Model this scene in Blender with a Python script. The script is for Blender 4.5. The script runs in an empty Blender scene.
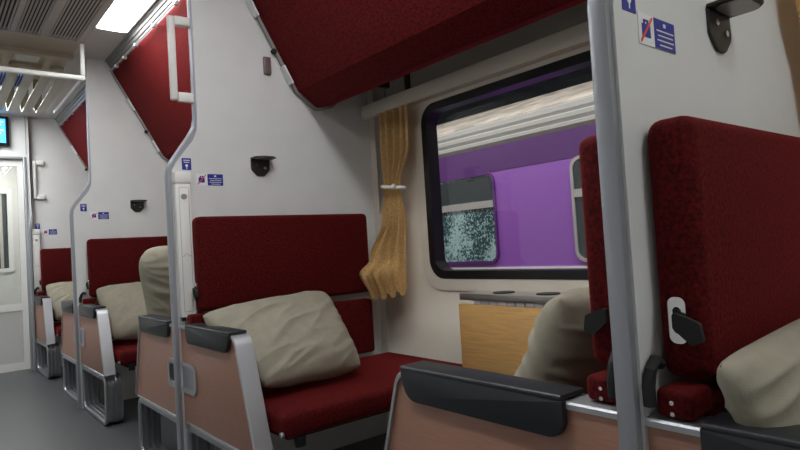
import bpy, bmesh, math, random
from mathutils import Vector, Matrix, noise
random.seed(7)
S = bpy.context.scene
COL = S.collection
PITCH = 1.9
P = [0.454, 2.354, 4.254, 6.154]          # partition planes along the aisle
AX = 0.777                                 # aisle side plane of the seat group
WX = 1.75                                  # inner face of the window wall
CZ = 2.265                                 # ceiling height

# ------------------------------------------------------------------ materials
def mat(name, color, rough=0.5, metal=0.0, spec=0.5, noise_amt=0.0, noise_scale=60.0, bump=0.0, bump_scale=300.0,
        sheen=0.0, stretch=None, coat=0.0):
    m = bpy.data.materials.new(name); m.use_nodes = True
    nt = m.node_tree; b = nt.nodes['Principled BSDF']
    b.inputs['Base Color'].default_value = (*color, 1)
    b.inputs['Roughness'].default_value = rough
    b.inputs['Metallic'].default_value = metal
    b.inputs['Specular IOR Level'].default_value = spec
    b.inputs['Sheen Weight'].default_value = sheen; b.inputs['Sheen Roughness'].default_value = .35; b.inputs['Sheen Tint'].default_value = (*[min(1, .02 + c * 10) if max(color) < .2 else c for c in color], 1)
    b.inputs['Coat Weight'].default_value = coat
    if noise_amt or bump:
        tc = nt.nodes.new('ShaderNodeTexCoord'); mp = nt.nodes.new('ShaderNodeMapping')
        nt.links.new(tc.outputs['Object'], mp.inputs[0])
        if stretch: mp.inputs['Scale'].default_value = stretch
    if noise_amt:
        n = nt.nodes.new('ShaderNodeTexNoise'); n.inputs['Scale'].default_value = noise_scale
        n.inputs['Detail'].default_value = 4
        nt.links.new(mp.outputs[0], n.inputs['Vector'])
        r = nt.nodes.new('ShaderNodeValToRGB')
        r.color_ramp.elements[0].position = 0.35; r.color_ramp.elements[1].position = 0.65
        r.color_ramp.elements[0].color = (*[c * (1 - noise_amt) for c in color], 1)
        r.color_ramp.elements[1].color = (*[min(1, c * (1 + noise_amt)) for c in color], 1)
        nt.links.new(n.outputs['Fac'], r.inputs[0]); nt.links.new(r.outputs[0], b.inputs['Base Color'])
    if bump:
        n2 = nt.nodes.new('ShaderNodeTexNoise'); n2.inputs['Scale'].default_value = bump_scale
        nt.links.new(mp.outputs[0], n2.inputs['Vector'])
        bp = nt.nodes.new('ShaderNodeBump'); bp.inputs['Strength'].default_value = bump; bp.inputs['Distance'].default_value = 0.002
        nt.links.new(n2.outputs['Fac'], bp.inputs['Height']); nt.links.new(bp.outputs[0], b.inputs['Normal'])
    return m
def emis(name, color, s):
    m = bpy.data.materials.new(name); m.use_nodes = True
    b = m.node_tree.nodes['Principled BSDF']
    b.inputs['Base Color'].default_value = (*color, 1)
    b.inputs['Emission Color'].default_value = (*color, 1); b.inputs['Emission Strength'].default_value = s
    return m
M = dict(
    wall=mat('white_laminate', (.685, .69, .675), .42, noise_amt=.02, noise_scale=8),
    cream=mat('cream_laminate', (.66, .60, .51), .45, noise_amt=.02, noise_scale=6),
    ceil=mat('ceiling_paint', (.62, .59, .55), .5),
    mauve=mat('cove_grey', (.23, .22, .21), .45),
    floor=mat('grey_vinyl', (.070, .076, .080), .36, noise_amt=.12, noise_scale=220, bump=.05),
    red=mat('red_velour', (.074, .0040, .0042), .85, noise_amt=.45, noise_scale=150, bump=.5, bump_scale=380, sheen=.5, spec=.12),
    redberth=mat('red_berth_cloth', (.092, .0042, .0046), .8, noise_amt=.5, noise_scale=130, bump=.4, bump_scale=300, sheen=.35, spec=.15),
    pad=mat('black_rubber', (.017, .019, .023), .42),
    black=mat('black_webbing', (.008, .008, .009), .7),
    gasket=mat('window_gasket', (.006, .006, .007), .35),
    alu=mat('brushed_aluminium', (.50, .51, .535), .42, metal=.8),
    castalu=mat('cast_aluminium', (.36, .37, .39), .33, metal=.85),
    polegrey=mat('satin_grey_trim', (.36, .375, .41), .38, metal=.55),
    chrome=mat('chrome', (.75, .75, .75), .15, metal=1),
    brown=mat('brown_laminate', (.33, .165, .112), .42, noise_amt=.07, noise_scale=14, stretch=(1, 1.2, 22)),
    plastic=mat('white_plastic', (.78, .77, .73), .4),
    offwhite=mat('rim_grey', (.50, .49, .47), .45),
    pillow=mat('beige_cotton', (.315, .288, .225), .9, noise_amt=.05, noise_scale=30, bump=.25, bump_scale=700, sheen=.1, spec=.15),
    wood=mat('beech_laminate', (.66, .385, .14), .42, noise_amt=.10, noise_scale=7, stretch=(1, 1.5, 26)),
    curtain=mat('gold_curtain', (.76, .52, .23), .8, noise_amt=.16, noise_scale=140, bump=.2, bump_scale=400, spec=.2, sheen=.1),
    steel=mat('stainless', (.40, .38, .35), .38, metal=.85),
    bronze=mat('dark_bronze', (.055, .05, .043), .38, metal=.6),
    hookpad=mat('worn_zinc', (.36, .34, .31), .4, metal=.6),
    blue=mat('sticker_blue', (.012, .022, .27), .4),
    white=mat('sticker_white', (.80, .80, .80), .45),
    orange=mat('sticker_red', (.75, .09, .02), .45),
    rimgrey=mat('rim_dark_grey', (.24, .235, .23), .4),
    latch=mat('latch_brown', (.16, .11, .105), .4),
    grille=mat('grille_beige', (.48, .44, .39), .5),
    dark=mat('duct_dark', (.03, .029, .027), .8),
    rackrib=mat('rack_beige', (.33, .31, .225), .28, metal=.25),
    rackceil=mat('rack_liner', (.52, .46, .34), .5),
    rackwhite=mat('rack_white', (.70, .70, .66), .35),
    doorleaf=mat('door_white', (.72, .72, .69), .4),
    louvre=mat('louvre_grey', (.70, .70, .68), .45),
    frame=mat('door_frame_grey', (.36, .37, .38), .4, metal=.4),
    purple=mat('train_purple', (.30, .105, .50), .3),
    purple2=mat('train_deep_purple', (.10, .028, .17), .3),
    silver=mat('train_silver', (.50, .50, .49), .45, metal=.4),
    roofgrey=mat('roof_weathered', (.34, .30, .26), .7, noise_amt=.3, noise_scale=5),
    canopy=mat('canopy_grey', (.16, .16, .155), .8, noise_amt=.3, noise_scale=3),
    ballast=mat('ballast', (.10, .09, .08), .9, noise_amt=.5, noise_scale=30),
    bluerefl=mat('blue_reflection_stripes', (.05, .12, .60), .8),  # blue reflections put into the colour as stripes
    lensdim=emis('lit_diffuser_far_row', (.97, .99, 1.0), 15.0),
    lens=emis('lit_diffuser', (.97, .99, 1.0), 21.0),
    lensadd=emis('lit_diffuser_added', (.97, .99, 1.0), 42.0),  # for the lamp added to brighten the end bay
    lens2=emis('lit_diffuser_vestibule', (1.0, .99, .95), 16.0),
    screen=emis('lit_screen', (.05, .36, .85), 1.6),
    screentext=emis('lit_screen_text', (.75, .95, 1.0), 2.2),
)
def stripes():
    m = M['bluerefl']; nt = m.node_tree; b = nt.nodes['Principled BSDF']
    tc = nt.nodes.new('ShaderNodeTexCoord'); w = nt.nodes.new('ShaderNodeTexWave')
    w.inputs['Scale'].default_value = 22; w.wave_profile = 'SIN'; w.bands_direction = 'X'
    nt.links.new(tc.outputs['Object'], w.inputs['Vector'])
    r = nt.nodes.new('ShaderNodeValToRGB'); r.color_ramp.interpolation = 'CONSTANT'
    r.color_ramp.elements[0].color = (.03, .09, .55, 1); r.color_ramp.elements[1].color = (.55, .6, .7, 1); r.color_ramp.elements[1].position = .7
    nt.links.new(w.outputs['Fac'], r.inputs[0]); nt.links.new(r.outputs[0], b.inputs['Base Color'])
stripes()
def glass_mat(name, tint, refl_ior=1.5, tr=1.0):
    m = bpy.data.materials.new(name); m.use_nodes = True; nt = m.node_tree
    for n in list(nt.nodes): nt.nodes.remove(n)
    o = nt.nodes.new('ShaderNodeOutputMaterial'); t = nt.nodes.new('ShaderNodeBsdfTransparent'); g = nt.nodes.new('ShaderNodeBsdfGlossy')
    f = nt.nodes.new('ShaderNodeLayerWeight'); mx = nt.nodes.new('ShaderNodeMixShader')
    t.inputs[0].default_value = (*tint, 1); g.inputs['Roughness'].default_value = 0.01; f.inputs[0].default_value = .5
    pw = nt.nodes.new('ShaderNodeMath'); pw.operation = 'POWER'; pw.inputs[1].default_value = 4; nt.links.new(f.outputs['Facing'], pw.inputs[0])
    ma = nt.nodes.new('ShaderNodeMath'); ma.operation = 'MULTIPLY_ADD'; ma.inputs[1].default_value = .45; ma.inputs[2].default_value = .03; nt.links.new(pw.outputs[0], ma.inputs[0])
    nt.links.new(ma.outputs[0], mx.inputs[0]); nt.links.new(t.outputs[0], mx.inputs[1]); nt.links.new(g.outputs[0], mx.inputs[2]); nt.links.new(mx.outputs[0], o.inputs[0])
    return m
M['glass'] = glass_mat('window_glass', (.86, .88, .87))
M['doorglass'] = glass_mat('door_glass', (.93, .94, .93))
def frosted_pane():
    m = mat('train_window_pane', (.02, .04, .045), .12); nt = m.node_tree; b = nt.nodes['Principled BSDF']
    tc = nt.nodes.new('ShaderNodeTexCoord')
    n = nt.nodes.new('ShaderNodeTexNoise'); n.inputs['Scale'].default_value = 70; n.inputs['Detail'].default_value = 6
    nt.links.new(tc.outputs['Object'], n.inputs['Vector'])
    n2 = nt.nodes.new('ShaderNodeTexNoise'); n2.inputs['Scale'].default_value = 3.2
    nt.links.new(tc.outputs['Object'], n2.inputs['Vector'])
    a = nt.nodes.new('ShaderNodeMath'); a.operation = 'MULTIPLY_ADD'; a.inputs[1].default_value = .9
    nt.links.new(n2.outputs['Fac'], a.inputs[0]); nt.links.new(n.outputs['Fac'], a.inputs[2])
    r = nt.nodes.new('ShaderNodeValToRGB'); r.color_ramp.elements[0].position = .93; r.color_ramp.elements[1].position = 1.12
    r.color_ramp.elements[0].position = .82; r.color_ramp.elements[1].position = 1.08
    r.color_ramp.elements[0].color = (.03, .075, .085, 1); r.color_ramp.elements[1].color = (.40, .60, .62, 1)
    nt.links.new(a.outputs[0], r.inputs[0]); nt.links.new(r.outputs[0], b.inputs['Base Color'])
    return m
M['frost'] = frosted_pane()
M['paneclear'] = mat('train_pane_dark', (.035, .05, .055), .08)

# ------------------------------------------------------------------ object helpers
def tag(o, label=None, cat=None, group=None, kind=None):
    if label: o['label'] = label
    if cat: o['category'] = cat
    if group: o['group'] = group
    if kind: o['kind'] = kind
    return o
def empty(name, loc, label=None, cat=None, group=None):
    o = bpy.data.objects.new(name, None); COL.objects.link(o); o.location = loc; o.empty_display_size = .05
    return tag(o, label, cat, group)
def shade(me, ang=35):
    for p in me.polygons: p.use_smooth = True
    try: me.set_sharp_from_angle(angle=math.radians(ang))
    except Exception: pass
def obj(name, bm, m, parent=None, smooth=35, loc=(0, 0, 0)):
    bmesh.ops.recalc_face_normals(bm, faces=bm.faces)
    me = bpy.data.meshes.new(name); bm.to_mesh(me); bm.free()
    me.materials.append(M[m] if isinstance(m, str) else m)
    if smooth: shade(me, smooth)
    o = bpy.data.objects.new(name, me); COL.objects.link(o); o.location = loc
    if parent: o.parent = parent
    return o
def children(o): return [c for c in COL.objects if c.parent == o]
def copy_tree(o, parent=None):
    c = o.copy(); COL.objects.link(c)
    if parent: c.parent = parent
    for ch in children(o): copy_tree(ch, c)
    return c
def place_copy(src, loc, label, group=None):
    c = copy_tree(src); c.location = loc; c['label'] = label
    if group: c['group'] = group
    return c

def box(bm, x0, x1, y0, y1, z0, z1, bev=0.0, seg=2):
    t = bmesh.new(); bmesh.ops.create_cube(t, size=1)
    for v in t.verts:
        v.co = Vector(((x0 + x1) / 2 + v.co.x * (x1 - x0), (y0 + y1) / 2 + v.co.y * (y1 - y0), (z0 + z1) / 2 + v.co.z * (z1 - z0)))
    if bev: bmesh.ops.bevel(t, geom=list(t.edges), offset=bev, segments=seg, affect='EDGES', profile=.5)
    merge(bm, t)
def merge(bm, t):
    me = bpy.data.meshes.new('tmp'); t.to_mesh(me); t.free(); bm.from_mesh(me); bpy.data.meshes.remove(me)
def newbox(*a, **k):
    bm = bmesh.new(); box(bm, *a, **k); return bm
def prism(bm, pts, axis, a, b, bev=0.0, seg=2):
    """polygon in the plane across 'axis' (x: (y,z), y: (x,z), z: (x,y)) extruded from a to b"""
    t = bmesh.new()
    def mk(p, s): return {'x': (s, p[0], p[1]), 'y': (p[0], s, p[1]), 'z': (p[0], p[1], s)}[axis]
    A = [t.verts.new(mk(p, a)) for p in pts]; B = [t.verts.new(mk(p, b)) for p in pts]
    t.faces.new(A); t.faces.new(B[::-1])
    n = len(pts)
    for i in range(n): t.faces.new((A[i], A[(i + 1) % n], B[(i + 1) % n], B[i]))
    bmesh.ops.recalc_face_normals(t, faces=t.faces)
    if bev:
        ed = [e for e in t.edges if (e.verts[0] in A) == (e.verts[1] in A)]
        bmesh.ops.bevel(t, geom=ed, offset=bev, segments=seg, affect='EDGES', profile=.5)
    merge(bm, t)
def rounded(pts, rads, n=6):
    """round the corners of a 2D polygon"""
    out = []; N = len(pts)
    if not hasattr(rads, '__len__'): rads = [rads] * N
    for i in range(N):
        p = Vector(pts[i]); a = Vector(pts[i - 1]) - p; b = Vector(pts[(i + 1) % N]) - p; r = rads[i]
        if r <= 0: out.append(tuple(p)); continue
        ang = a.angle(b); d = min(r / math.tan(ang / 2), a.length * .49, b.length * .49); rr = d * math.tan(ang / 2)
        s = p + a.normalized() * d; e = p + b.normalized() * d
        c = p + (a.normalized() + b.normalized()).normalized() * (rr / math.sin(ang / 2))
        a0 = math.atan2((s - c).y, (s - c).x); a1 = math.atan2((e - c).y, (e - c).x)
        da = (a1 - a0 + math.pi) % (2 * math.pi) - math.pi
        for k in range(n + 1):
            t = a0 + da * k / n; out.append((c.x + rr * math.cos(t), c.y + rr * math.sin(t)))
    return out
def sweep(bm, path, section, closed=False):
    """path: list of (y,z); section: list of (x, n) with n along the path's left normal; swept as a closed band"""
    n = len(path); rings = []
    for i in range(n):
        p = Vector(path[i])
        q0 = Vector(path[i - 1]) if (closed or i > 0) else p
        q1 = Vector(path[(i + 1) % n]) if (closed or i < n - 1) else p
        t0 = (p - q0).normalized() if (p - q0).length > 1e-9 else (q1 - p).normalized()
        t1 = (q1 - p).normalized() if (q1 - p).length > 1e-9 else t0
        t = (t0 + t1).normalized(); nn = Vector((-t.y, t.x)); k = 1 / max(.5, nn.dot(Vector((-t0.y, t0.x))))
        rings.append([bm.verts.new((s[0], p.x + nn.x * s[1] * k, p.y + nn.y * s[1] * k)) for s in section])
    m = len(section)
    for i in range(n if closed else n - 1):
        A, B = rings[i], rings[(i + 1) % n]
        for j in range(m): bm.faces.new((A[j], A[(j + 1) % m], B[(j + 1) % m], B[j]))
    if not closed:
        bm.faces.new(rings[0]); bm.faces.new(rings[-1][::-1])
def tube(bm, pts, r, n=10, closed=False):
    pts = [Vector(p) for p in pts]; rings = []; N = len(pts)
    ref = Vector((.31, .53, .79))
    for i, p in enumerate(pts):
        a = pts[i - 1] if (closed or i > 0) else p; b = pts[(i + 1) % N] if (closed or i < N - 1) else p
        t = (b - a).normalized(); u = t.cross(ref).normalized(); v = t.cross(u)
        rings.append([bm.verts.new(p + (u * math.cos(2 * math.pi * k / n) + v * math.sin(2 * math.pi * k / n)) * r) for k in range(n)])
    for i in range(N if closed else N - 1):
        A, B = rings[i], rings[(i + 1) % N]
        for j in range(n): bm.faces.new((A[j], A[(j + 1) % n], B[(j + 1) % n], B[j]))
    if not closed: bm.faces.new(rings[0]); bm.faces.new(rings[-1][::-1])
def disc(bm, c, axis, r, h, n=24, bev=0):
    """short cylinder starting at c, extending h along +axis"""
    pts = [(r * math.cos(2 * math.pi * k / n), r * math.sin(2 * math.pi * k / n)) for k in range(n)]
    i = 'xyz'.index(axis); o = [c[j] for j in range(3) if j != i]
    prism(bm, [(p[0] + o[0], p[1] + o[1]) for p in pts], axis, c[i], c[i] + h, bev)
def soft_box(x0, x1, y0, y1, z0, z1, r=.02, cuts=6, puff=.0, seed=0):
    """upholstered block: rounded edges, faces puffed a little"""
    bm = bmesh.new(); box(bm, x0, x1, y0, y1, z0, z1, bev=r, seg=4)
    return bm
def frame_ring(bm, outer, inner, axis, a, b, bev=0):
    """ring between two outlines with equal point counts"""
    t = bmesh.new()
    def mk(p, s): return {'x': (s, p[0], p[1]), 'y': (p[0], s, p[1]), 'z': (p[0], p[1], s)}[axis]
    V = [[t.verts.new(mk(p, s)) for p in o] for s in (a, b) for o in (outer, inner)]
    n = len(outer); oa, ia, ob, ib = V
    for i in range(n):
        j = (i + 1) % n
        t.faces.new((oa[i], oa[j], ia[j], ia[i])); t.faces.new((ob[j], ob[i], ib[i], ib[j]))
        t.faces.new((oa[j], oa[i], ob[i], ob[j])); t.faces.new((ia[i], ia[j], ib[j], ib[i]))
    merge(bm, t)
def rrect(a0, a1, b0, b1, r, n=6): return rounded([(a0, b0), (a1, b0), (a1, b1), (a0, b1)], r, n)

# ------------------------------------------------------------------ SETTING
def struct(name, bm, m, label=None, parent=None, smooth=35):
    o = obj(name, bm, m, parent, smooth)
    if not parent: o['kind'] = 'structure'
    if label: o['label'] = label
    return o
LX = -1.15; YB = -1.7
struct('floor', newbox(LX, WX, YB, P[3] + .02, -.05, 0), 'floor', 'dark grey vinyl floor of the carriage aisle')
struct('ceiling', newbox(LX, WX, YB, P[3], CZ, CZ + .05), 'ceil', 'cream carriage ceiling')
struct('wall_left', newbox(LX - .05, LX, YB, P[3], 0, CZ), 'wall', 'white carriage side wall')
struct('wall_back', newbox(LX, WX, YB - .05, YB, 0, CZ), 'wall', 'white wall behind the camera')
# window wall with its opening
WIN = (.866, 1.942, .754, 1.517)
def wall_right():
    bm = bmesh.new()
    inn = rrect(WIN[0], WIN[1], WIN[2], WIN[3], .085, 8)
    y0, y1, z0, z1 = WIN[0] - .3, WIN[1] + .35, WIN[2] - .3, WIN[3] + .15
    n = len(inn)
    # outline matched point to point around the opening
    out = []
    cy, cz = (WIN[0] + WIN[1]) / 2, (WIN[2] + WIN[3]) / 2
    q = n // 4
    for k, p in enumerate(inn):
        c = k // (n // 4)
        t = (k % (n // 4)) / (n // 4 - 1)
        cor = [(y0, z0), (y1, z0), (y1, z1), (y0, z1)][c]
        out.append(cor if abs(t - .5) < .01 else ((p[0] if (c in (0, 1, 2, 3) and ((t < .5) == (c in (1, 3)))) is None else cor[0], cor[1])))
    # simple robust version: points slide to the block's corners
    out = [[(y0, z0), (y1, z0), (y1, z1), (y0, z1)][k // (n // 4)] for k in range(n)]
    for X0 in (WX, WX + .08):
        I = [bm.verts.new((X0, *p)) for p in inn]; C4 = [bm.verts.new((X0, *p)) for p in [(y0, z0), (y1, z0), (y1, z1), (y0, z1)]]
        for k in range(n):
            c = k // (n // 4); j = (k + 1) % n; c2 = j // (n // 4)
            if c == c2: bm.faces.new((C4[c], I[k], I[j]))
            else: bm.faces.new((C4[c], I[k], I[j], C4[c2]))
        if X0 == WX: I0 = I
    for k in range(n):
        j = (k + 1) % n; bm.faces.new((I0[k], I0[j], I[j], I[k]))
    for (a, b, c, d) in ((YB, y0, 0, CZ), (y1, P[3], 0, CZ), (y0, y1, 0, z0), (y0, y1, z1, CZ)): box(bm, WX, WX + .08, a, b, c, d)
    bmesh.ops.remove_doubles(bm, verts=bm.verts, dist=1e-5)
    return bm
struct('wall_right', wall_right(), 'cream', 'cream window side wall of the carriage', smooth=20)
# end wall with door opening
DX0, DX1, DZ = .16, .762, 1.90
bm = bmesh.new()
box(bm, LX, DX0, P[3], P[3] + .06, 0, CZ); box(bm, DX1, WX, P[3], P[3] + .06, 0, CZ); box(bm, DX0, DX1, P[3], P[3] + .06, DZ, CZ)
struct('wall_end', bm, 'wall', 'white end wall of the carriage around the sliding door', smooth=None)
bm = bmesh.new(); box(bm, DX1 + .004, DX1 + .008, P[3] - .002, P[3], DZ + .02, CZ)
struct('trim_1', bm, 'mauve', 'thin joint line in the end wall above the door')
# grey cove beside the berths, with grooves
def cove(y0, y1):
    bm = bmesh.new()
    prof = [(1.0, CZ), (1.0, CZ - .012), (1.012, CZ - .014), (1.016, CZ - .03), (1.022, CZ - .03), (1.028, CZ - .048), (1.034, CZ - .048), (1.045, CZ - .075), (1.075, CZ - .075), (1.10, CZ)]
    prism(bm, prof, 'y', y0, y1); return bm
for i, (a, b) in enumerate(((P[0] + .02, P[1] - .02), (P[1] + .02, P[2] - .02), (P[2] + .02, P[3]))):
    struct('trim_%d' % (i + 2), cove(a, b), 'mauve', 'grooved grey cove between ceiling and berth', smooth=None)

# partitions
OUTER = [(.754, 0), (.754, 1.235), (.759, 1.268), (.776, 1.30), (.846, 1.40), (.868, 1.437), (.876, 1.475), (.880, CZ)]
INNER = [(.773, 0), (.773, 1.232), (.778, 1.262), (.793, 1.289), (.866, 1.382), (.884, 1.425), (.887, 1.475), (.889, CZ)]
def partition(n, y):
    bm = bmesh.new()
    pts = INNER + [(WX, CZ), (WX, 0)]
    prism(bm, pts, 'y', y - .016, y + .016)
    o = struct('wall_partition_%d' % n, bm, 'wall', ['white partition closest to camera behind the big red backrest',
        'white partition behind the tall bench with the leaning pillow', 'white partition at the second bench row', ''][n], smooth=None)
    bm = bmesh.new(); pole_profile(bm, y - .011, y + .017)
    e = obj('edge_pole', bm, 'polegrey', o, 40); e['label'] = 'satin grey metal edge pole'
def pole_profile(bm, y0, y1):
    A = len(OUTER)
    t = bmesh.new(); rows = []
    for o, i in zip(OUTER, INNER):
        w = Vector(i) - Vector(o); m = .012 / max(w.length, .012)
        sec = [(0, .008), (.25, 0), (.75, 0), (1, .004), (1, 1), (.75, 1), (.25, 1), (0, 1)]
        b = min(.006, w.length * .3) / w.length
        ring = [(b, y0), (1, y0), (1, y1), (b, y1), (0, y1 - .007), (0, y0 + .007)]
        rows.append([t.verts.new((o[0] + w.x * s, yy, o[1] + w.y * s)) for s, yy in ring])
    for a, b in zip(rows, rows[1:]):
        for j in range(6): t.faces.new((a[j], a[(j + 1) % 6], b[(j + 1) % 6], b[j]))
    t.faces.new(rows[0]); t.faces.new(rows[-1][::-1]); merge(bm, t)
for n in range(3): partition(n, P[n])
bm = bmesh.new(); pole_profile(bm, -.045, -.001)
for v in bm.verts:                                     # the end wall's pole runs straight up beside the door
    if v.co.z > 1.24: v.co.x = min(v.co.x, .79)
    v.co.y += P[3]
struct('trim_5', bm, 'polegrey', 'satin grey edge pole on the end wall beside the door')

# ------------------------------------------------------------------ WINDOW
bm = bmesh.new()
frame_ring(bm, rrect(WIN[0], WIN[1], WIN[2], WIN[3], .085, 8), rrect(WIN[0] + .034, WIN[1] - .034, WIN[2] + .034, WIN[3] - .034, .062, 8), 'x', WX - .008, WX + .055)
w1 = struct('window_1', bm, 'gasket', 'black rubber framed carriage window looking at a purple train')
bm = bmesh.new(); prism(bm, rrect(WIN[0] + .03, WIN[1] - .03, WIN[2] + .03, WIN[3] - .03, .06, 8), 'x', WX + .046, WX + .050)
g = obj('window_pane', bm, 'glass', w1)
bm = bmesh.new()
frame_ring(bm, rrect(WIN[0] - .05, WIN[1] + .05, WIN[2] - .05, WIN[3] + .022, .12, 8), rrect(WIN[0], WIN[1], WIN[2], WIN[3], .085, 8), 'x', WX - .006, WX - .0005)
struct('trim_6', bm, 'cream', 'raised cream surround of the window')
bm = newbox(WX - .05, WX - .001, P[0] + .02, P[1] - .02, 1.535, 1.60, bev=.006)
tag(obj('curtain_rail', bm, 'cream'), 'long cream box rail over the window, holding the gold curtain', 'rail')
bm = bmesh.new(); box(bm, WX - .02, WX - .001, 2.0, 2.025, 1.604, 1.76, bev=.004)
tag(obj('rail_bracket', bm, 'bronze'), 'small dark bracket between curtain rail and berth above the window', 'bracket')
struct('trim_7', newbox(WX - .003, WX, 2.19, 2.194, 1.602, 1.76), 'mauve', 'dark joint line on the wall above the curtain rail', smooth=None)

# ------------------------------------------------------------------ CURTAINS
def curtain(name, rows, nu, folds, label, cat='curtain'):
    """rows: z, left(x,y), right(x,y), fold amplitude"""
    bm = bmesh.new(); NV = 60; grid = []
    def interp(z):
        for a, b in zip(rows, rows[1:]):
            if a[0] >= z >= b[0]:
                t = (a[0] - z) / (a[0] - b[0]); t = t * t * (3 - 2 * t)
                return [a[k][j] + (b[k][j] - a[k][j]) * t for k in (1, 2) for j in (0, 1)] + [a[3] + (b[3] - a[3]) * t]
    z0, z1 = rows[0][0], rows[-1][0]
    for j in range(NV + 1):
        z = z0 + (z1 - z0) * j / NV
        lx, ly, rx, ry, amp = interp(max(min(z, z0), z1)); row = []
        d = Vector((rx - lx, ry - ly)); nrm = Vector((d.y, -d.x)).normalized()
        if nrm.x > 0: nrm = -nrm
        for i in range(nu + 1):
            u = i / nu
            f = math.sin(u * folds * 2 * math.pi + .6 * math.sin(z * 5) + .3) * .7 + .4 * math.sin(u * folds * 3.7 * math.pi + z * 4 + 1.3)
            f += .5 * noise.noise(Vector((u * 5, z * 3, 2.2)))
            p = Vector((lx, ly)) + d * u + nrm * (amp * f)
            zz = z + (.012 * math.sin(u * folds * 2 * math.pi + 1) - .03 * (1 - u)) * (j / NV) ** 6
            row.append(bm.verts.new((p.x, p.y, zz)))
        grid.append(row)
    for a, b in zip(grid, grid[1:]):
        for i in range(nu): bm.faces.new((a[i], a[i + 1], b[i + 1], b[i]))
    g = bmesh.ops.solidify(bm, geom=bm.faces[:], thickness=.003)
    o = obj(name, bm, 'curtain', None, 60)
    return tag(o, label, cat)
cu = curtain('curtain', [(1.528, (1.685, 2.15), (1.685, 1.955), .013), (1.36, (1.68, 2.15), (1.68, 1.955), .016), (1.175, (1.668, 2.130), (1.672, 2.025), .010),
                    (1.02, (1.66, 2.15), (1.672, 2.005), .018), (.86, (1.62, 2.22), (1.67, 2.01), .012), (.80, (1.545, 2.208), (1.665, 2.01), .009), (.70, (1.60, 2.21), (1.66, 2.005), .007)], 90, 4.2,
        'gold curtain tied back beside the window at the far end of the bench')
bm = bmesh.new()
tube(bm, [(1.668 + .030 * math.cos(t), 2.075 + .070 * math.sin(t), 1.172 + .01 * math.sin(t)) for t in [2 * math.pi * k / 24 for k in range(24)]], .008, 8, True)
tie = obj('tieback', bm, 'plastic', cu); tie['label'] = 'white tie loop'
bm = bmesh.new(); disc(bm, (1.630, 2.03, 1.172), 'x', .011, .012, 16, .003)
k = obj('tieback_knob', bm, 'plastic', tie)
curtain('curtain', [(1.53, (1.39, .405), (1.68, .34), .012), (1.40, (1.41, .405), (1.68, .34), .012), (1.20, (1.48, .405), (1.68, .34), .012), (1.115, (1.5, .40), (1.68, .34), .008)], 60, 4,
        'shadowed brown curtain edge at the top right corner behind the closest backrest')

# ------------------------------------------------------------------ BENCH SEATS
def fabric_block(x0, x1, y0, y1, z0, z1, r):
    return soft_box(x0, x1, y0, y1, z0, z1, r)
def make_seat(sy, label):
    """sy=-1: faces the camera; +1: faces away"""
    t = empty('bench_seat', (AX, 0, 0), label, 'train seat', 'red bench seats')
    ox = -AX
    def yy(a, b): return (min(sy * a, sy * b), max(sy * a, sy * b))
    obj('seat_cushion', soft_box(.85 + ox, 1.715 + ox, *yy(.112, .70), .335, .412, .022), 'red', t)
    obj('lower_backrest', soft_box(.85 + ox, 1.655 + ox, *yy(.024, .095), .417, .668, .016), 'red', t)
    bm = bmesh.new(); box(bm, .797 + ox, .862 + ox, *yy(.034, .085), .6535, .692, bev=.008, seg=3)
    hb = obj('hinge_block', bm, 'red', t)
    for z in (.660, .675):
        bm = bmesh.new(); disc(bm, (.795 + ox, sy * .058, z), 'x', .0032, .003, 10); obj('screw', bm, 'chrome', hb)
    bm = soft_box(.835 + ox, 1.655 + ox, *yy(.024, .094 if sy < 0 else .102), .698, 1.07, .022)
    ub = obj('upper_backrest', bm, 'red', t)
    # belt plate on the aisle side of the backrest: rounded ring with a slot
    bm = bmesh.new(); c = sy * .058 if sy < 0 else .036; bx = .835
    frame_ring(bm, rrect(c - .0125, c + .0125, .75, .815, .010, 5), rrect(c - .005, c + .005, .764, .801, .004, 5), 'x', bx - .006 + ox, bx - .0005 + ox)
    obj('belt_plate', bm, 'chrome', ub)
    bm = bmesh.new()
    box(bm, bx - .008 + ox, bx - .001 + ox, c - .005, c + .005, .767, .798)
    prism(bm, rounded([(sy * .055, .772), (sy * .055, .795), (sy * .076, .788), (sy * .092, .781), (sy * .096, .757), (sy * .080, .750)], .004, 3), 'x', bx - .016 + ox, bx - .0085 + ox)
    obj('belt_strap', bm, 'black', ub)
    bm = bmesh.new()
    tube(bm, [(.820 + ox, sy * .034, .722), (.806 + ox, sy * .033, .728), (.795 + ox, sy * .032, .716), (.788 + ox, sy * .031, .695), (.788 + ox, sy * .031, .668)], .009, 8)
    obj('hinge_strap', bm, 'black', t)
    bm = bmesh.new()
    prism(bm, rounded([(sy * .664, .334), (sy * .694, .334), (sy * .690, .30), (sy * .672, .296)], [0, 0, .008, .008]), 'x', .895 + ox, .925 + ox, .003)
    obj('release_lever', bm, 'black', t)
    bm = bmesh.new(); box(bm, .90 + ox, 1.68 + ox, *yy(.15, .62), .308, .334); 
    obj('seat_pan', bm, 'dark', t)
    bm = bmesh.new(); disc(bm, (.838 + ox, sy * .690, .352), 'x', .009, .011, 16, .002)
    obj('side_knob', bm, 'castalu', t)
    return t
sA = make_seat(-1, 'tall red bench facing camera with a beige pillow leaning on it, beside the curtain'); sA.location.y = P[1]
sB = make_seat(1, 'red bench facing away, back edge just left of the closest grey pole'); sB.location.y = P[0] + .006
place_copy(sA, (AX - .013, P[0] + .006, 0), 'biggest red bench at right edge with a chrome belt plate on its side')
place_copy(sA, (AX, P[2], 0), 'red bench in the middle distance with a beige pillow, left of the upright pillow')
place_copy(sA, (AX, P[3], 0), 'red bench against the white end wall next to the door')
place_copy(sB, (AX, P[1], 0), 'red bench behind the middle partition, holding the upright pillow')
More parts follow.
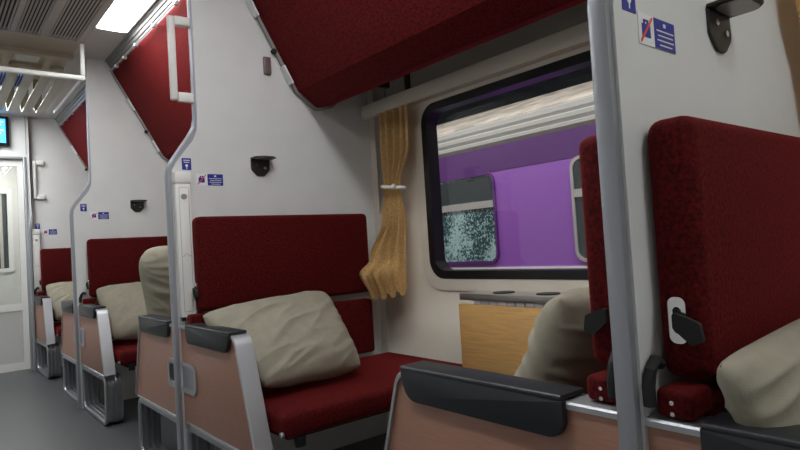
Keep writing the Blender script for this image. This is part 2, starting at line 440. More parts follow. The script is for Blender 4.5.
place_copy(sB, (AX, P[2], 0), 'red bench behind the far partition, facing the end wall')

# ------------------------------------------------------------------ ARMREST DIVIDERS
def make_divider(half=False):
    ox = -AX
    t = empty('armrest_divider', (AX, 0, 0), '', 'armrest panel', 'brown armrest panels along the aisle')
    hi = -.012 if half else None
    def clip(pts): return pts
    TOP, BOT, ZT, ZB = .522, .640, .642, .285
    if half:
        poly = [(-BOT, ZB), (-.012, ZB), (-.012, ZT), (-TOP, ZT)]; poly = rounded(poly, [.012, 0, 0, .04])
        band = rounded([(-BOT - .05, ZB), (-BOT, ZB), (-TOP, ZT), (-.012, ZT), (0, ZT)], [0, .0, .04, 0, 0]); band = [p for p in band if p[0] > -BOT - .04 and p[0] < -.005]
        band[0] = (-BOT, ZB)
    else:
        poly = rounded([(-BOT, ZB), (BOT, ZB), (TOP, ZT), (-TOP, ZT)], [.012, .012, .04, .04])
        q = rounded([(-BOT, ZB), (-TOP, ZT), (TOP, ZT), (BOT, ZB)], [0, .04, .04, 0]); band = q
    bm = bmesh.new(); prism(bm, poly, 'x', .780 + ox, .798 + ox, .002)
    obj('side_panel', bm, 'brown', t)
    sgn = 1
    bm = bmesh.new()
    sec = [(.774 + ox, -.002), (.774 + ox, .006), (.777 + ox, .009), (.833 + ox, .009), (.836 + ox, .006), (.836 + ox, -.002)]
    if half: sec = sec
    sweep(bm, band, sec)
    obj('frame', bm, 'alu', t, 22)
    bm = bmesh.new()
    box(bm, .776 + ox, .80 + ox, -BOT + .004, (-.012 if half else BOT - .004), ZB - .006, ZB - .0005, bev=.002)
    obj('lower_rail', bm, 'alu', t)
    for s in ((-1,) if half else (-1, 1)):
        pts = [(s * .104, .656), (s * .104, .592), (s * .490, .592), (s * .504, .656)]
        pts = rounded(pts, [.004, .040, .052, .006], 8)
        bm = bmesh.new(); prism(bm, pts, 'x', .764 + ox, .7795 + ox, .004)
        top = rounded([(.764, .653), (.832, .653), (.832, .662), (.764, .662)], [.002, .004, .004, .005], 3)
        prism(bm, [(a + ox, b) for a, b in top], 'y', s * .106, s * .503, .003)
        obj('arm_pad', bm, 'pad', t)
        # cast foot: a rounded loop, ribbed on its face
        y0, y1 = .030, .632
        path = rounded([(s * y0, .002), (s * y1, .002), (s * y1, .277), (s * y0, .277)], .055, 6)
        if s < 0: path = path[::-1]
        prof = [(.778 + ox, .004), (.782 + ox, 0)]
        for c in (.80, .826, .852):
            prof += [(c - .010 + ox, 0), (c - .006 + ox, .006), (c + .006 + ox, .006), (c + .010 + ox, 0)]
        prof += [(.868 + ox, 0), (.872 + ox, .004), (.872 + ox, .022), (.866 + ox, .026)]
        for c in (.852, .826, .80):
            prof += [(c + .010 + ox, .026), (c + .006 + ox, .020), (c - .006 + ox, .020), (c - .010 + ox, .026)]
        prof += [(.783 + ox, .026), (.778 + ox, .022)]
        bm = bmesh.new(); sweep(bm, path, prof, True)
        obj('foot_frame', bm, 'castalu', t, 40)
    if not half:
        # recessed hand grip that runs behind the pole
        bm = bmesh.new()
        frame_ring(bm, rrect(-.165, .150, .398, .512, .035, 6), rrect(-.145, .130, .414, .498, .026, 6), 'x', .774 + ox, .7795 + ox)
        gr = obj('grip_recess', bm, 'alu', t)
        bm = bmesh.new(); prism(bm, rrect(-.145, .130, .414, .498, .026, 6), 'x', .7785 + ox, .7798 + ox)
        pl = obj('recess_plate', bm, 'polegrey', gr)
        bm = bmesh.new(); prism(bm, rrect(.05, .125, .425, .49, .015, 4), 'x', .776 + ox, .7785 + ox)
        obj('grip_hole', bm, 'black', gr)
    return t
dv = make_divider(); dv.location.y = P[0] + .010; dv['label'] = 'brown armrest panel closest to camera, with two long black pads at bottom right'
place_copy(dv, (AX, P[1], 0), 'brown armrest panel in the middle with a pole crossing its oval grip')
place_copy(dv, (AX, P[2], 0), 'brown armrest panel in the second row with ribbed metal loop feet')
dh = make_divider(True); dh.location.y = P[3]; dh['label'] = 'short brown armrest panel against the end wall beside the door'

# ------------------------------------------------------------------ PILLOWS
def pillow(c, thick, label, seed, wrinkle=.010, corner=.075):
    """c: four corners bl, br, tr, tl in the world; plump sewn cushion between them"""
    c = [Vector(p) for p in c]; cen = sum(c, Vector()) / 4; c = [p - cen for p in c]
    N = 84; bm = bmesh.new()
    nrm = ((c[1] - c[0]) + (c[2] - c[3])).cross((c[3] - c[0]) + (c[2] - c[1])).normalized()
    sides = []
    for s in (1, -1):
        g = []
        for j in range(N + 1):
            row = []
            for i in range(N + 1):
                u, v = i / N, j / N; a, b = 2 * u - 1, 2 * v - 1
                # edges pull in a little between the corners
                cr = (abs(a) * abs(b)) ** 4
                pu = a * (1 - .035 * (1 - b * b) - corner * cr); pv = b * (1 - .035 * (1 - a * a) - corner * cr)
                U, V = (pu + 1) / 2, (pv + 1) / 2
                p = c[0] * (1 - U) * (1 - V) + c[1] * U * (1 - V) + c[2] * U * V + c[3] * (1 - U) * V
                h = max(0, (1 - abs(a) ** 3)) ** .5 * max(0, (1 - abs(b) ** 3)) ** .5
                # long soft creases running on a slant, strongest near the edges
                th = .42 + .5 * noise.noise(Vector((a * .7, b * .7, seed + 9)))
                al = a * math.cos(th) + b * math.sin(th); ac = -a * math.sin(th) + b * math.cos(th)
                w = (1 - abs(noise.noise(Vector((al * 1.1 + seed, ac * 4.2, s * 3.1 + seed))))) ** 3 - .55
                w2 = noise.noise(Vector((al * 1.8 + seed * 2, ac * 9, s + seed)))
                hh = thick / 2 * h * (1 + .08 * noise.noise(Vector((a * 1.3, b * 1.3, seed)))) + (wrinkle * 1.1 * w + wrinkle * .35 * w2) * min(1, h * 1.5)
                row.append(bm.verts.new(p + nrm * s * hh))
            g.append(row)
        for j in range(N):
            for i in range(N): bm.faces.new((g[j][i], g[j][i + 1], g[j + 1][i + 1], g[j + 1][i]))
        sides.append(g)
    bmesh.ops.remove_doubles(bm, verts=bm.verts, dist=1e-5)
    bmesh.ops.recalc_face_normals(bm, faces=bm.faces)
    o = obj('pillow', bm, 'pillow', None, 80, cen)
    return tag(o, label, 'pillow', 'beige pillows on the benches')
pillow([(.885, 1.86, .45), (1.32, 1.88, .44), (1.35, 2.18, .74), (.775, 2.165, .705)], .17, 'large creased beige pillow leaning across the tall red bench by the curtain', 1.3)
pillow([(.93, .85, .47), (1.38, .84, .46), (1.36, .66, .79), (.95, .70, .80)], .17, 'beige pillow in front of the wooden table leaf, above the long black armrest pad', 4.1)
pillow([(.85, .25, .45), (1.36, .22, .46), (1.34, .29, .80), (.745, .335, .745)], .12, 'beige pillow cut off by the right edge of the photo', 2.7)
pillow([(1.24, 2.93, .44), (.86, 2.97, .45), (.770, 2.93, .985), (1.22, 2.82, .985)], .21, 'beige pillow standing upright behind the middle armrest, left of the pole', 6.2, corner=.20)
pillow([(.86, 3.78, .45), (1.36, 3.80, .44), (1.30, 4.08, .77), (.83, 4.07, .76)], .18, 'creased beige pillow on the second bench row, under the far hook', 8.4)
pillow([(.86, 5.69, .45), (1.36, 5.70, .44), (1.32, 5.98, .76), (.83, 5.97, .755)], .18, 'small distant beige pillow on the bench by the end door', 9.7)

# ------------------------------------------------------------------ BERTHS folded up
def make_berth():
    L = PITCH - .074
    t = empty('upper_berth', (1.2, 0, 1.6), '', 'folded berth', 'red upper berths')
    ox, oz, y0, y1 = -1.2, -1.6, -L / 2, L / 2
    prof = rounded([(1.034, 2.200), (1.348, 1.632), (1.442, 1.565), (1.53, 1.585), (1.60, 1.70), (1.30, 2.235)], [.012, .012, .03, .04, .06, .03], 5)
    bm = bmesh.new(); prism(bm, [(a + ox, b + oz) for a, b in prof], 'y', y0, y1)
    obj('berth_cushion', bm, 'redberth', t, 50)
    for s, y in ((1, y1), (-1, y0)):
        rim = rounded([(1.024, 2.198), (1.336, 1.626), (1.438, 1.553), (1.54, 1.578), (1.61, 1.70), (1.31, 2.236)], [.012, .02, .03, .04, .06, .03], 5)
        bm = bmesh.new(); a, b = sorted((y + s * .001, y + s * .016)); prism(bm, [(q + ox, r + oz) for q, r in rim], 'y', a, b, .001)
        r = obj('end_rim', bm, 'rimgrey', t, 30)
        d = Vector((1.336 - 1.024, 1.626 - 2.198)).normalized(); nn = Vector((d.y, -d.x))
        for u in (.21, .525):
            p = Vector((1.024, 2.198)) + d * u; q = p + d * .085
            quad = [p + nn * .0, q + nn * .0, q + nn * .004, p + nn * .004]
            quad = [p - nn * .001, q - nn * .001, q + nn * .008, p + nn * .008]
            bm = bmesh.new(); prism(bm, [(k.x + ox, k.y + oz) for k in quad], 'y', *sorted((y - s * .022, y + s * .0145)))
            obj('rim_clip', bm, 'white', r)
        p = Vector((1.024, 2.198)) + d * .455
        bm = bmesh.new(); disc(bm, (p.x - .002 + ox, y - s * .0, p.y + oz), 'y', .012, s * .014 if s > 0 else -.014, 12)
        obj('rim_hinge', bm, 'black', r)
    for y in (-.76, .76):
        bm = bmesh.new(); box(bm, 1.585 + ox, WX - .0005 + ox, y - .012, y + .012, 1.655 + oz, 1.70 + oz, bev=.004)
        obj('wall_arm', bm, 'bronze', t)
    bm = bmesh.new(); tube(bm, [(1.018 + ox, y0 + .02, 2.182 + oz), (1.018 + ox, y1 - .02, 2.182 + oz)], .004, 10)
    for y in (-.75, -.4, -.05, .3, .55, .75):
        box(bm, 1.010 + ox, 1.036 + ox, y - .012, y + .012, 2.170 + oz, 2.190 + oz, bev=.003)
    obj('hinge_rod', bm, 'alu', t)
    return t
b0 = make_berth(); b0.location = (1.2, (P[0] + P[1]) / 2, 1.6); b0['label'] = 'big dark red folded berth overhead above the window'
place_copy(b0, (1.2, (P[1] + P[2]) / 2, 1.6), 'red folded berth beyond the middle partition, behind the white grab handle')
place_copy(b0, (1.2, (P[2] + P[3]) / 2, 1.6), 'small bright red folded berth near the end wall, right of the luggage rack')
bm = bmesh.new(); box(bm, 1.19, 1.226, P[1] - .030, P[1] - .0155, 1.694, 1.772, bev=.006)
tag(obj('berth_catch', bm, 'latch'), 'small brown catch on the white partition under the big berth edge', 'catch')

# ------------------------------------------------------------------ PARTITION FITTINGS
def make_hook():
    t = empty('coat_hook', (0, 0, 0), '', 'hook', 'dark metal hooks on the partitions')
    bm = bmesh.new(); prism(bm, rounded([(1.118, 1.315), (1.118, 1.270), (1.145, 1.243), (1.178, 1.243), (1.205, 1.270), (1.205, 1.315)], [.003, .02, .02, .02, .02, .003]), 'y', -.022, -.0157, .0015)
    # shift to local coordinates around the hook's own centre
    for v in bm.verts: v.co.x -= 1.16; v.co.z -= 1.28
    obj('back_plate', bm, 'bronze', t)
    bm = bmesh.new(); prism(bm, rounded([(-.044, -.018), (-.044, -.066), (-.02, -.086), (.03, -.086), (.056, -.066), (.056, -.018)], [.002, .02, .03, .03, .02, .002]), 'z', .0355, .0415, .0015)
    obj('hook_shelf', bm, 'bronze', t)
    bm = bmesh.new(); prism(bm, rrect(-.034, .046, -.078, -.024, .022), 'z', .0335, .0352)
    obj('shelf_pad', bm, 'hookpad', t)
    for x, z in ((-.018, .012), (.02, -.002)):
        bm = bmesh.new(); disc(bm, (x, -.0255, z), 'y', .006, .004, 12); obj('screw', bm, 'chrome', t)
    return t
h = make_hook(); h.location = (1.118, P[0], 1.256); h['label'] = 'dark metal hook at top right, close to the camera'
place_copy(h, (1.15, P[1], 1.28), 'dark metal hook on the white partition above the tall bench')
place_copy(h, (1.16, P[2], 1.28), 'small dark hook on the second partition above the farther bench')

def make_notice():
    t = empty('notice_sticker', (0, 0, 0), '', 'sticker', 'no luggage stickers on the partitions')
    bm = newbox(-.056, .056, -.0172, -.0155, -.024, .024); obj('sticker_sheet', bm, 'white', t, None)
    bm = newbox(-.010, .055, -.0178, -.0173, -.0235, .0235); f = obj('blue_field', bm, 'blue', t, None)
    bm = bmesh.new(); box(bm, .018, .026, -.0183, -.0179, .012, .018)
    for k, (a, b) in enumerate(((-.004, .050), (.0, .047), (-.003, .049), (.004, .043))): box(bm, a, b, -.0183, -.0179, .006 - k * .0075 - .002, .006 - k * .0075)
    obj('text_lines', bm, 'white', f, None)
    bm = bmesh.new(); box(bm, -.047, -.022, -.0178, -.0173, -.012, .008); box(bm, -.042, -.037, -.0178, -.0173, .008, .014); box(bm, -.032, -.027, -.0178, -.0173, .008, .014); box(bm, -.042, -.027, -.0178, -.0173, .012, .015)
    obj('luggage_symbol', bm, 'blue', t, None)
    bm = bmesh.new(); prism(bm, [(-.053, -.021), (-.050, -.021), (-.015, .018), (-.015, .021), (-.018, .021), (-.053, -.018)], 'y', -.0184, -.0179)
    obj('red_stroke', bm, 'orange', t, None)
    return t
nx = .926; nz = 1.223
s0 = make_notice(); s0.location = (nx - .032, P[0], nz - .01); s0['label'] = 'largest blue and white no-luggage sticker, left of the closest hook'
place_copy(s0, (nx, P[1], nz), 'blue and white no-luggage sticker above the left corner of the tall bench')
place_copy(s0, (nx, P[2], nz), 'blue and white no-luggage sticker on the second partition above the farther bench')
place_copy(s0, (nx, P[3] + .0156, nz), 'tiny blue and white no-luggage sticker on the end wall above the last bench')
def make_mark():
    t = empty('seat_sticker', (0, 0, 0), '', 'sticker', 'small blue seat stickers on the partitions')
    bm = newbox(-.0185, .0185, -.0172, -.0155, -.0235, .0235); obj('sticker_sheet', bm, 'blue', t, None)
    bm = bmesh.new()
    for a, b, z in ((-.013, .013, .015), (-.011, .011, .007)): box(bm, a, b, -.0178, -.0173, z - .0015, z + .0015)
    disc(bm, (.0, -.0178, -.006), 'y', .0055, .0005, 16); box(bm, -.0015, .0015, -.0178, -.0173, -.019, -.006)
    obj('sticker_text', bm, 'white', t, None)
    return t
m0 = make_mark(); m0.location = (.815, P[0], 1.255); m0['label'] = 'small blue sticker cut off by the top edge beside the closest grey pole'
place_copy(m0, (.834, P[1], 1.284), 'small blue sticker above the tall white ladder cover on the middle partition')
place_copy(m0, (.832, P[2], 1.277), 'small blue sticker beside the bend of the second partition pole')
place_copy(m0, (.832, P[3] + .0156, 1.277), 'tiny blue sticker on the end wall right of the door handle')

def make_cover():
    t = empty('ladder_cover', (0, 0, 0), '', 'cover', 'white ladder covers on the partitions')
    bm = newbox(-.030, .0285, -.046, -.0165, -.235, .285, bev=.004); obj('cover_body', bm, 'plastic', t)
    bm = newbox(-.031, .034, -.048, -.0165, .2865, .330, bev=.004); obj('cover_cap', bm, 'plastic', t)
    bm = bmesh.new()
    frame_ring(bm, rrect(-.018, .020, -.215, .27, .004, 2), rrect(-.0168, .0188, -.2138, .2688, .003, 2), 'y', -.0468, -.0462)
    box(bm, -.018, -.007, -.0468, -.0462, .0, .0015); box(bm, -.007, -.0058, -.0468, -.0462, .0, .009); box(bm, -.0058, .008, -.0468, -.0462, .0078, .009); box(bm, .008, .0092, -.0468, -.0462, 0, .009); box(bm, .0092, .02, -.0468, -.0462, 0, .0015)
    obj('cover_outline', bm, 'mauve', t, None)
    bm = bmesh.new(); prism(bm, rrect(-.011, .013, .222, .244, .0105, 6), 'y', -.0476, -.0462); obj('finger_slot', bm, 'steel', t)
    return t
c0 = make_cover(); c0.location = (.806, P[1], .918); c0['label'] = 'tall narrow white plastic cover beside the middle grey pole'
place_copy(c0, (.812, P[3] + .0162, .918), 'narrow white plastic cover on the end wall beside the last bench')
def make_grab():
    t = empty('grab_handle', (0, 0, 0), '', 'handle', 'white grab handles')
    bm = bmesh.new()
    box(bm, -.082, -.057, -.014, .016, -.17, .17, bev=.006); obj('grip_bar', bm, 'plastic', t)
    for z in (.155, -.155):
        bm = bmesh.new(); box(bm, -.0565, .006, -.012, .014, z - .020, z + .018, bev=.005); obj('handle_arm', bm, 'plastic', t)
    return t
g0 = make_grab(); g0.location = (.875 - .011, P[1], 1.712); g0['label'] = 'white C-shaped grab handle on the edge of the middle partition'
g0.location.x = .874
g1 = copy_tree(g0); g1.location = (.890, P[3] - .0142, 1.695); g1['label'] = 'thin white grab handle on the end wall right of the door'

# ------------------------------------------------------------------ FOLD DOWN TABLE
t = empty('folding_table', (1.70, 1.38, .69), 'folding wall table under the window, wooden leaf hanging down below a metal shelf', 'table')
o = (-1.70, -1.38, -.69)
def tb(x0, x1, y0, y1, z0, z1, bev=.0): return newbox(x0 + o[0], x1 + o[0], y0 + o[1], y1 + o[1], z0 + o[2], z1 + o[2], bev=bev)
obj('shelf', tb(1.625, 1.743, 1.10, 1.652, .682, .708, .003), 'steel', t)
obj('table_leaf', tb(1.632, 1.650, 1.115, 1.668, .415, .666, .003), 'wood', t)
bm = bmesh.new()
for k in range(8): box(bm, 1.634 + o[0], 1.648 + o[0], 1.26 + k * .041 + o[1], 1.298 + k * .041 + o[1], .6665 + o[2], .6815 + o[2], bev=.003)
obj('hinge', bm, 'white', t)
for y in (1.475, 1.275):
    bm = bmesh.new(); disc(bm, (1.684 + o[0], y + o[1], .7085 + o[2]), 'z', .042, .004, 28, .001)
    for v in bm.verts: v.co.x = (v.co.x - (1.684 + o[0])) * .95 + 1.684 + o[0]
    obj('cup_holder', bm, 'black', t)

# ------------------------------------------------------------------ CEILING FITTINGS
def make_lamp(L, lens='lens'):
    t = empty('ceiling_lamp', (0, 0, CZ), '', 'ceiling light', 'long ceiling lamps')
    bm = bmesh.new(); prism(bm, rrect(-.082, .082, -L / 2, L / 2, .02), 'z', -.016, -.001, .003); obj('diffuser', bm, lens, t)
    bm = bmesh.new(); frame_ring(bm, rrect(-.094, .094, -L / 2 - .012, L / 2 + .012, .022), rrect(-.083, .083, -L / 2 - .001, L / 2 + .001, .02), 'z', -.012, -.001); obj('lamp_frame', bm, 'ceil', t)
    return t
LL = 1.25
lp = make_lamp(LL); lp.location = (.895, 3.62 - LL / 2, CZ); lp['label'] = 'bright white lamp lens in the ceiling at top left'
place_copy(lp, (.895, 3.62 - LL / 2 - 1.9, CZ), 'bright ceiling lamp over the aisle in front of the big berth')
place_copy(lp, (.895, 3.62 - LL / 2 - 3.8, CZ), 'bright ceiling lamp over the aisle closest to the camera')
lf_ = make_lamp(LL, 'lensdim'); lf_.location = (.03, 3.62 - LL / 2, CZ); tag(lf_, 'bright ceiling lamp left of the air grilles')
place_copy(lf_, (.03, 3.62 - LL / 2 - 1.9, CZ), 'bright ceiling lamp overhead on the far side of the aisle')
le = make_lamp(.8, 'lensadd'); le.location = (.34, 5.55, CZ); place_copy(lp, (.03, 5.30, CZ), 'ceiling lamp left of the luggage rack beside the end wall'); tag(le, 'added unseen lamp brightening the end wall behind the luggage rack')  # le is an extra unseen lamp, added to brighten the end wall

t = empty('air_vent', (.46, 0, CZ), 'long beige air grille with slatted fields in the ceiling above the aisle', 'air vent')
VY0, VY1 = 1.2, 3.85
fields = [(.13, .255, True), (.295, .425, False), (.452, .568, False), (.612, .765, False)]
bm = bmesh.new(); box(bm, .115 - .46, .805 - .46, VY0, VY1, -.010, -.002); bk = obj('vent_back', bm, 'dark', t, None)
bm = bmesh.new()
edges = [.115, .13, .255, .295, .425, .452, .568, .612, .765, .805]
for a, b in ((.115, .13), (.255, .295), (.425, .452), (.568, .612), (.765, .805)): box(bm, a - .46, b - .46, VY0, VY1, -.030, -.0105, bev=.002)
for a, b in ((VY0 - .02, VY0), (VY1, VY1 + .03)): box(bm, .115 - .46, .805 - .46, a, b, -.030, -.0015, bev=.002)
obj('vent_frame', bm, 'grille', t)
for a, b, _ in fields:
    bm = bmesh.new(); n = int((b - a) / .0165)
    for k in range(n):
        x = a + (k + .5) * (b - a) / n - .46
        prism(bm, [(x - .006, -.028), (x + .004, -.028), (x + .006, -.012), (x + .003, -.012)], 'y', VY0 + .005, VY1 - .005)
    obj('vent_slats', bm, 'grille', t, None)

# ceiling panels above the rack
struct('trim_10', newbox(-.02, .80, 3.905, 4.88, CZ - .004, CZ - .0005), 'rackceil', 'beige ceiling liner above the luggage rack', smooth=None)
bm = bmesh.new()
for (a, b, c, d) in ((-.02, .80, 4.20, 4.25), (-.02, .80, 4.50, 4.55), (.195, .235, 4.2505, 4.4995), (.44, .48, 4.2505, 4.4995), (.67, .71, 4.2505, 4.4995)): box(bm, a, b, c, d, CZ - .03, CZ - .0045)
struct('trim_11', bm, 'rackceil', 'beige frame bars of the ceiling above the luggage rack', smooth=None)
for i, (a, b) in enumerate(((.26, .41), (.50, .64))):  # white panels put in for bright reflections on the ceiling
    struct('trim_%d' % (8 + i), newbox(a, b, 4.30, 4.45, CZ - .009, CZ - .0045), 'white', 'white panel standing in for a bright reflection above the rack', smooth=None)

# ------------------------------------------------------------------ LUGGAGE RACK across the aisle
RX0, RX1, RY0, RY1, RZ = -.02, .795, 3.90, 4.86, 2.03
rk = t = empty('luggage_rack', (.4, RY0, RZ), 'white railed luggage rack hanging across the aisle below the ceiling', 'luggage rack')
r = (-.4, -RY0, -RZ)
bm = bmesh.new(); box(bm, RX0 + r[0], RX1 + .012 + r[0], -.014, .014, -.016, .014, bev=.009, seg=3); obj('front_bar', bm, 'rackwhite', t)
for x in (RX0 + .01, RX1):
    bm = bmesh.new(); box(bm, x - .013 + r[0], x + .012 + r[0], .0 - .012, .012, .0145, CZ - RZ - .002, bev=.005); obj('post', bm, 'rackwhite', t)
    bm = bmesh.new()
    tube(bm, [(x + r[0], .0152, 0), (x + r[0], RY1 - RY0, 0), ], .011, 10); obj('side_bar', bm, 'rackwhite', t)
k = 0; x = RX0 + .045
while x < RX1 - .03:
    bm = bmesh.new()
    path = rounded([(.016, -.003), (RY1 - RY0 - .04, -.03), (RY1 - RY0 + .02, .03), (RY1 - RY0 + .02, CZ - RZ - .003)], [0, .05, .06, 0], 5)
    path = [p for p in path]
    sweep(bm, path, [(x - .027 + r[0], 0), (x + .027 + r[0], 0), (x + .027 + r[0], .006), (x - .027 + r[0], .006)])
    obj('rack_slat', bm, 'rackrib', t, 40)
    x += .0835; k += 1
bm = bmesh.new(); box(bm, -.13, .13, -.12, .14, .0, .03, bev=.012, seg=3)  # slab added for blue reflections on the slats, its stripes painted in
tag(obj('reflection_slab', bm, 'bluerefl', None, 35, (.40, 4.15, RZ + .0065)), 'blue striped bundle standing in for blue reflections on the rack slats', 'slab')

# ------------------------------------------------------------------ END DOOR, SCREEN, VESTIBULE
bm = bmesh.new()
yf0, yf1 = P[3] - .012, P[3] + .075
box(bm, DX1 - .022, DX1, yf0, yf1, 0, DZ, bev=.004); box(bm, DX0, DX0 + .022, yf0, yf1, 0, DZ, bev=.004); box(bm, DX0 + .023, DX1 - .023, yf0, yf1, DZ - .022, DZ, bev=.004)
d1 = struct('door_1', bm, 'frame', 'white end door with a tall glass pane and louvred lower panel')
bm = bmesh.new()
y0, y1 = P[3] + .02, P[3] + .05; a, b = DX0 + .024, DX1 - .024
box(bm, b - .045, b, y0, y1, .02, DZ - .025); box(bm, a, a + .045, y0, y1, .02, DZ - .025); box(bm, a + .0455, b - .0455, y0, y1, .02, .09); box(bm, a + .0455, b - .0455, y0, y1, .54, .60); box(bm, a + .0455, b - .0455, y0, y1, DZ - .085, DZ - .025)
lf = obj('door_leaf', bm, 'doorleaf', d1, None)
bm = newbox(a + .0455, b - .0455, y0 + .012, y0 + .018, .601, DZ - .086); obj('door_pane', bm, 'doorglass', lf, None)
bm = bmesh.new()
for k in range(26):
    z = .095 + k * .017
    prism(bm, [(y0 + .004, z), (y0 + .006, z), (y0 + .024, z + .015), (y0 + .022, z + .015)], 'x', a + .046, b - .046)
box(bm, a + .0455, b - .0455, y1 - .004, y1 - .001, .091, .539)
obj('louvre_panel', bm, 'louvre', lf, None)
# vestibule behind
bm = bmesh.new()
VY = P[3] + 1.5
box(bm, -.3, .46, VY, VY + .05, 0, 2.1); box(bm, .46, 1.07, VY, VY + .05, 1.75, 2.1); box(bm, .78, 1.07, VY, VY + .05, 0, 1.75); box(bm, .46, .78, VY, VY + .05, 0, .9)
struct('wall_vestibule_end', bm, 'wall', 'white wall at the end of the vestibule', smooth=None)
bm = bmesh.new(); box(bm, 1.02, 1.07, P[3] + .06, VY, 0, 2.1); struct('wall_vestibule_right', bm, 'wall', 'white side wall of the vestibule', smooth=None)
bm = bmesh.new(); box(bm, -.35, -.30, P[3] + .06, VY, 0, 2.1); struct('wall_vestibule_left', bm, 'wall', 'white left wall of the vestibule', smooth=None)
struct('ceiling_vestibule', newbox(-.3, 1.02, P[3] + .06, VY, 2.1, 2.15), 'ceil', 'vestibule ceiling', smooth=None)
struct('floor_vestibule', newbox(-.3, 1.02, P[3] + .021, VY, -.05, 0), 'floor', 'vestibule floor', smooth=None)
bm = bmesh.new(); frame_ring(bm, [(.44, .88), (.80, .88), (.80, 1.78), (.44, 1.78)], [(.48, .92), (.755, .92), (.755, 1.73), (.48, 1.73)], 'y', VY - .02, VY + .055)
w2 = struct('window_2', bm, 'white', 'narrow window of the vestibule seen through the end door', smooth=None)
bm = newbox(.48, .755, VY + .02, VY + .025, .92, 1.73); obj('window_pane', bm, 'paneclear', w2, None)
bm = bmesh.new()
for x in (.54, .61, .68): box(bm, x, x + .03, VY + .005, VY + .015, .925, 1.725)
obj('window_bars', bm, 'offwhite', w2, None)
bm = newbox(.45, .85, P[3] + .5, P[3] + 1.1, 2.08, 2.1005, bev=.004)
tag(obj('vestibule_lamp', bm, 'lens2'), 'bright ceiling lamp seen through the glass of the end door', 'ceiling light')
# passenger information screen
t = empty('info_screen', (.44, P[3], 2.115), 'blue information screen on the end wall above the door', 'screen')
obj('screen_case', newbox(-.22, .200, -.045, .0005, -.13, .13, bev=.005), 'gasket', t)
obj('display', newbox(-.19, .175, -.0475, -.0455, -.105, .105), 'screen', t, None)
bm = bmesh.new()
for k in range(6): box(bm, .04, .16 - .02 * (k % 3), -.0492, -.0478, .075 - k * .025, .083 - k * .025)
obj('display_text', bm, 'screentext', t, None)

# ------------------------------------------------------------------ OUTSIDE: the train on the next track
TX = 3.0
t = empty('train_carriage', (TX, 2.0, 0), 'purple passenger carriage with silver ribbed roof outside the window', 'train')
def tbx(bm, x0, x1, y0, y1, z0, z1, bev=0): box(bm, x0 - TX, x1 - TX, y0 - 2, y1 - 2, z0, z1, bev)
bm = bmesh.new(); tbx(bm, TX, TX + 2.4, -4, 9, -.3, 1.36); body = obj('body_side', bm, 'purple', t, None)
bm = bmesh.new(); tbx(bm, TX - .002, TX + 2.4, -4, 9, 1.361, 1.53); obj('upper_band', bm, 'purple2', t, None)
bm = bmesh.new(); tbx(bm, TX - .006, TX - .001, -4, 9, .708, .722); obj('white_line', bm, 'white', t, None)
bm = bmesh.new()
prof = [(TX + .0, 1.531), (TX - .012, 1.555), (TX - .012, 1.575), (TX + .01, 1.585), (TX - .004, 1.605), (TX - .004, 1.63), (TX + .02, 1.64), (TX + .012, 1.66), (TX + .012, 1.69), (TX + .05, 1.705), (TX + .2, 1.75), (TX + .2, 1.54)]
prism(bm, [(a - TX, b) for a, b in prof], 'y', -6, 7); obj('roof_edge', bm, 'silver', t, None)
bm = bmesh.new()
for k in range(7):
    x, z = TX + .08 + k * .11, 1.72 + k * .042
    prism(bm, [(x - TX, z), (x + .06 - TX, z + .035), (x + .10 - TX, z + .03), (x + .11 - TX, z + .042), (x + .11 - TX, z - .1), (x - TX, z - .1)], 'y', -6, 7)
obj('roof', bm, 'roofgrey', t, None)
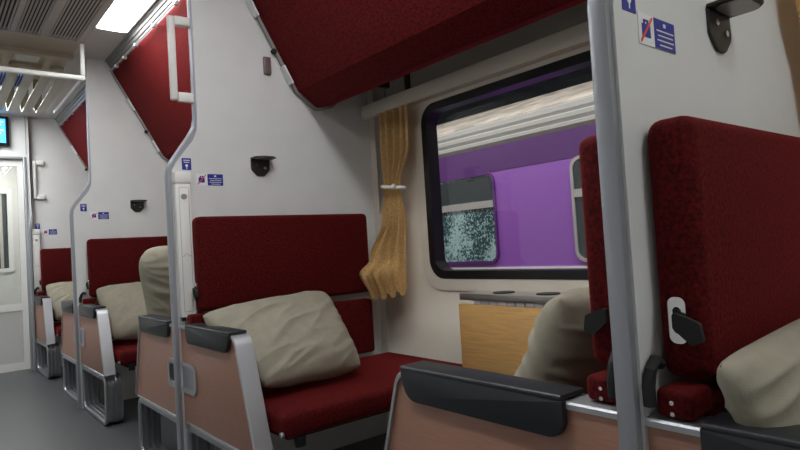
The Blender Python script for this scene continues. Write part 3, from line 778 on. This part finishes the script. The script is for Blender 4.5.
for (a, b, fm) in ((2.64, 3.69, 'frost'), (.99, 2.045, 'paneclear'), (-.66, .39, 'paneclear'), (4.29, 5.34, 'frost')):
    bm = bmesh.new(); frame_ring(bm, rrect(a - 2, b - 2, .745, 1.365, .07), rrect(a + .018 - 2, b - .018 - 2, .763, 1.347, .058), 'x', -.014, .0)
    f = obj('carriage_window', bm, 'silver' if fm == 'paneclear' else 'purple2', t)
    bm = bmesh.new(); prism(bm, rrect(a + .019 - 2, b - .019 - 2, .764, 1.346, .056), 'x', -.006, -.001); obj('pane', bm, fm, f, None)
    bm = bmesh.new(); box(bm, -.0075, -.0062, a + .02 - 2, b - .02 - 2, 1.175, 1.335); obj('upper_pane', bm, 'paneclear', f, None)
    bm = bmesh.new(); box(bm, -.016, -.008, a + .02 - 2, b - .02 - 2, 1.125, 1.172); obj('window_bar', bm, 'silver', f, None)
struct('ground_outside', newbox(WX + .09, 9, -6, 11, -.9, -.85), 'ballast', 'ballast between the trains', smooth=None)
struct('canopy_outside', newbox(2.2, 9, -6, 11, 3.1, 3.2), 'canopy', 'station canopy over the next track', smooth=None)

# ------------------------------------------------------------------ LIGHT
W = bpy.data.worlds.new('World'); S.world = W; W.use_nodes = True
W.node_tree.nodes['Background'].inputs[0].default_value = (.60, .68, .78, 1); W.node_tree.nodes['Background'].inputs[1].default_value = .12
def area(name, loc, rot, sx, sy, e, col=(1, 1, 1)):
    L = bpy.data.lights.new(name, 'AREA'); L.shape = 'RECTANGLE'; L.size = sx; L.size_y = sy; L.energy = e; L.color = col
    o = bpy.data.objects.new(name, L); COL.objects.link(o); o.location = loc; o.rotation_euler = rot
area('station_lamp', (2.35, 2.2, 2.9), (0, math.radians(-14), 0), .3, 6, 130, (1, .96, .95))

# ------------------------------------------------------------------ CAMERA
cd = bpy.data.cameras.new('Camera'); cam = bpy.data.objects.new('Camera', cd); COL.objects.link(cam)
yaw, pitch, roll, F = .685, .033, -.062, 590.2
cy_, sy_ = math.cos(yaw), math.sin(yaw)
rt = Vector((cy_, -sy_, 0)); fw = Vector((sy_, cy_, 0)); up = Vector((0, 0, 1))
fw2 = fw * math.cos(pitch) + up * math.sin(pitch); up2 = up * math.cos(pitch) - fw * math.sin(pitch)
r3 = rt * math.cos(roll) + up2 * math.sin(roll); u3 = up2 * math.cos(roll) - rt * math.sin(roll)
mw = Matrix((r3, u3, -fw2)).transposed().to_4x4(); mw.translation = (0, 0, .912)
cam.matrix_world = mw
cd.sensor_width = 36; cd.lens = 36 * F / 800; cd.clip_start = .02
S.camera = cam
S.view_settings.view_transform = 'Standard'; S.view_settings.look = 'None'; S.view_settings.gamma = 1; S.view_settings.use_curve_mapping = False
S.view_settings.exposure = 0
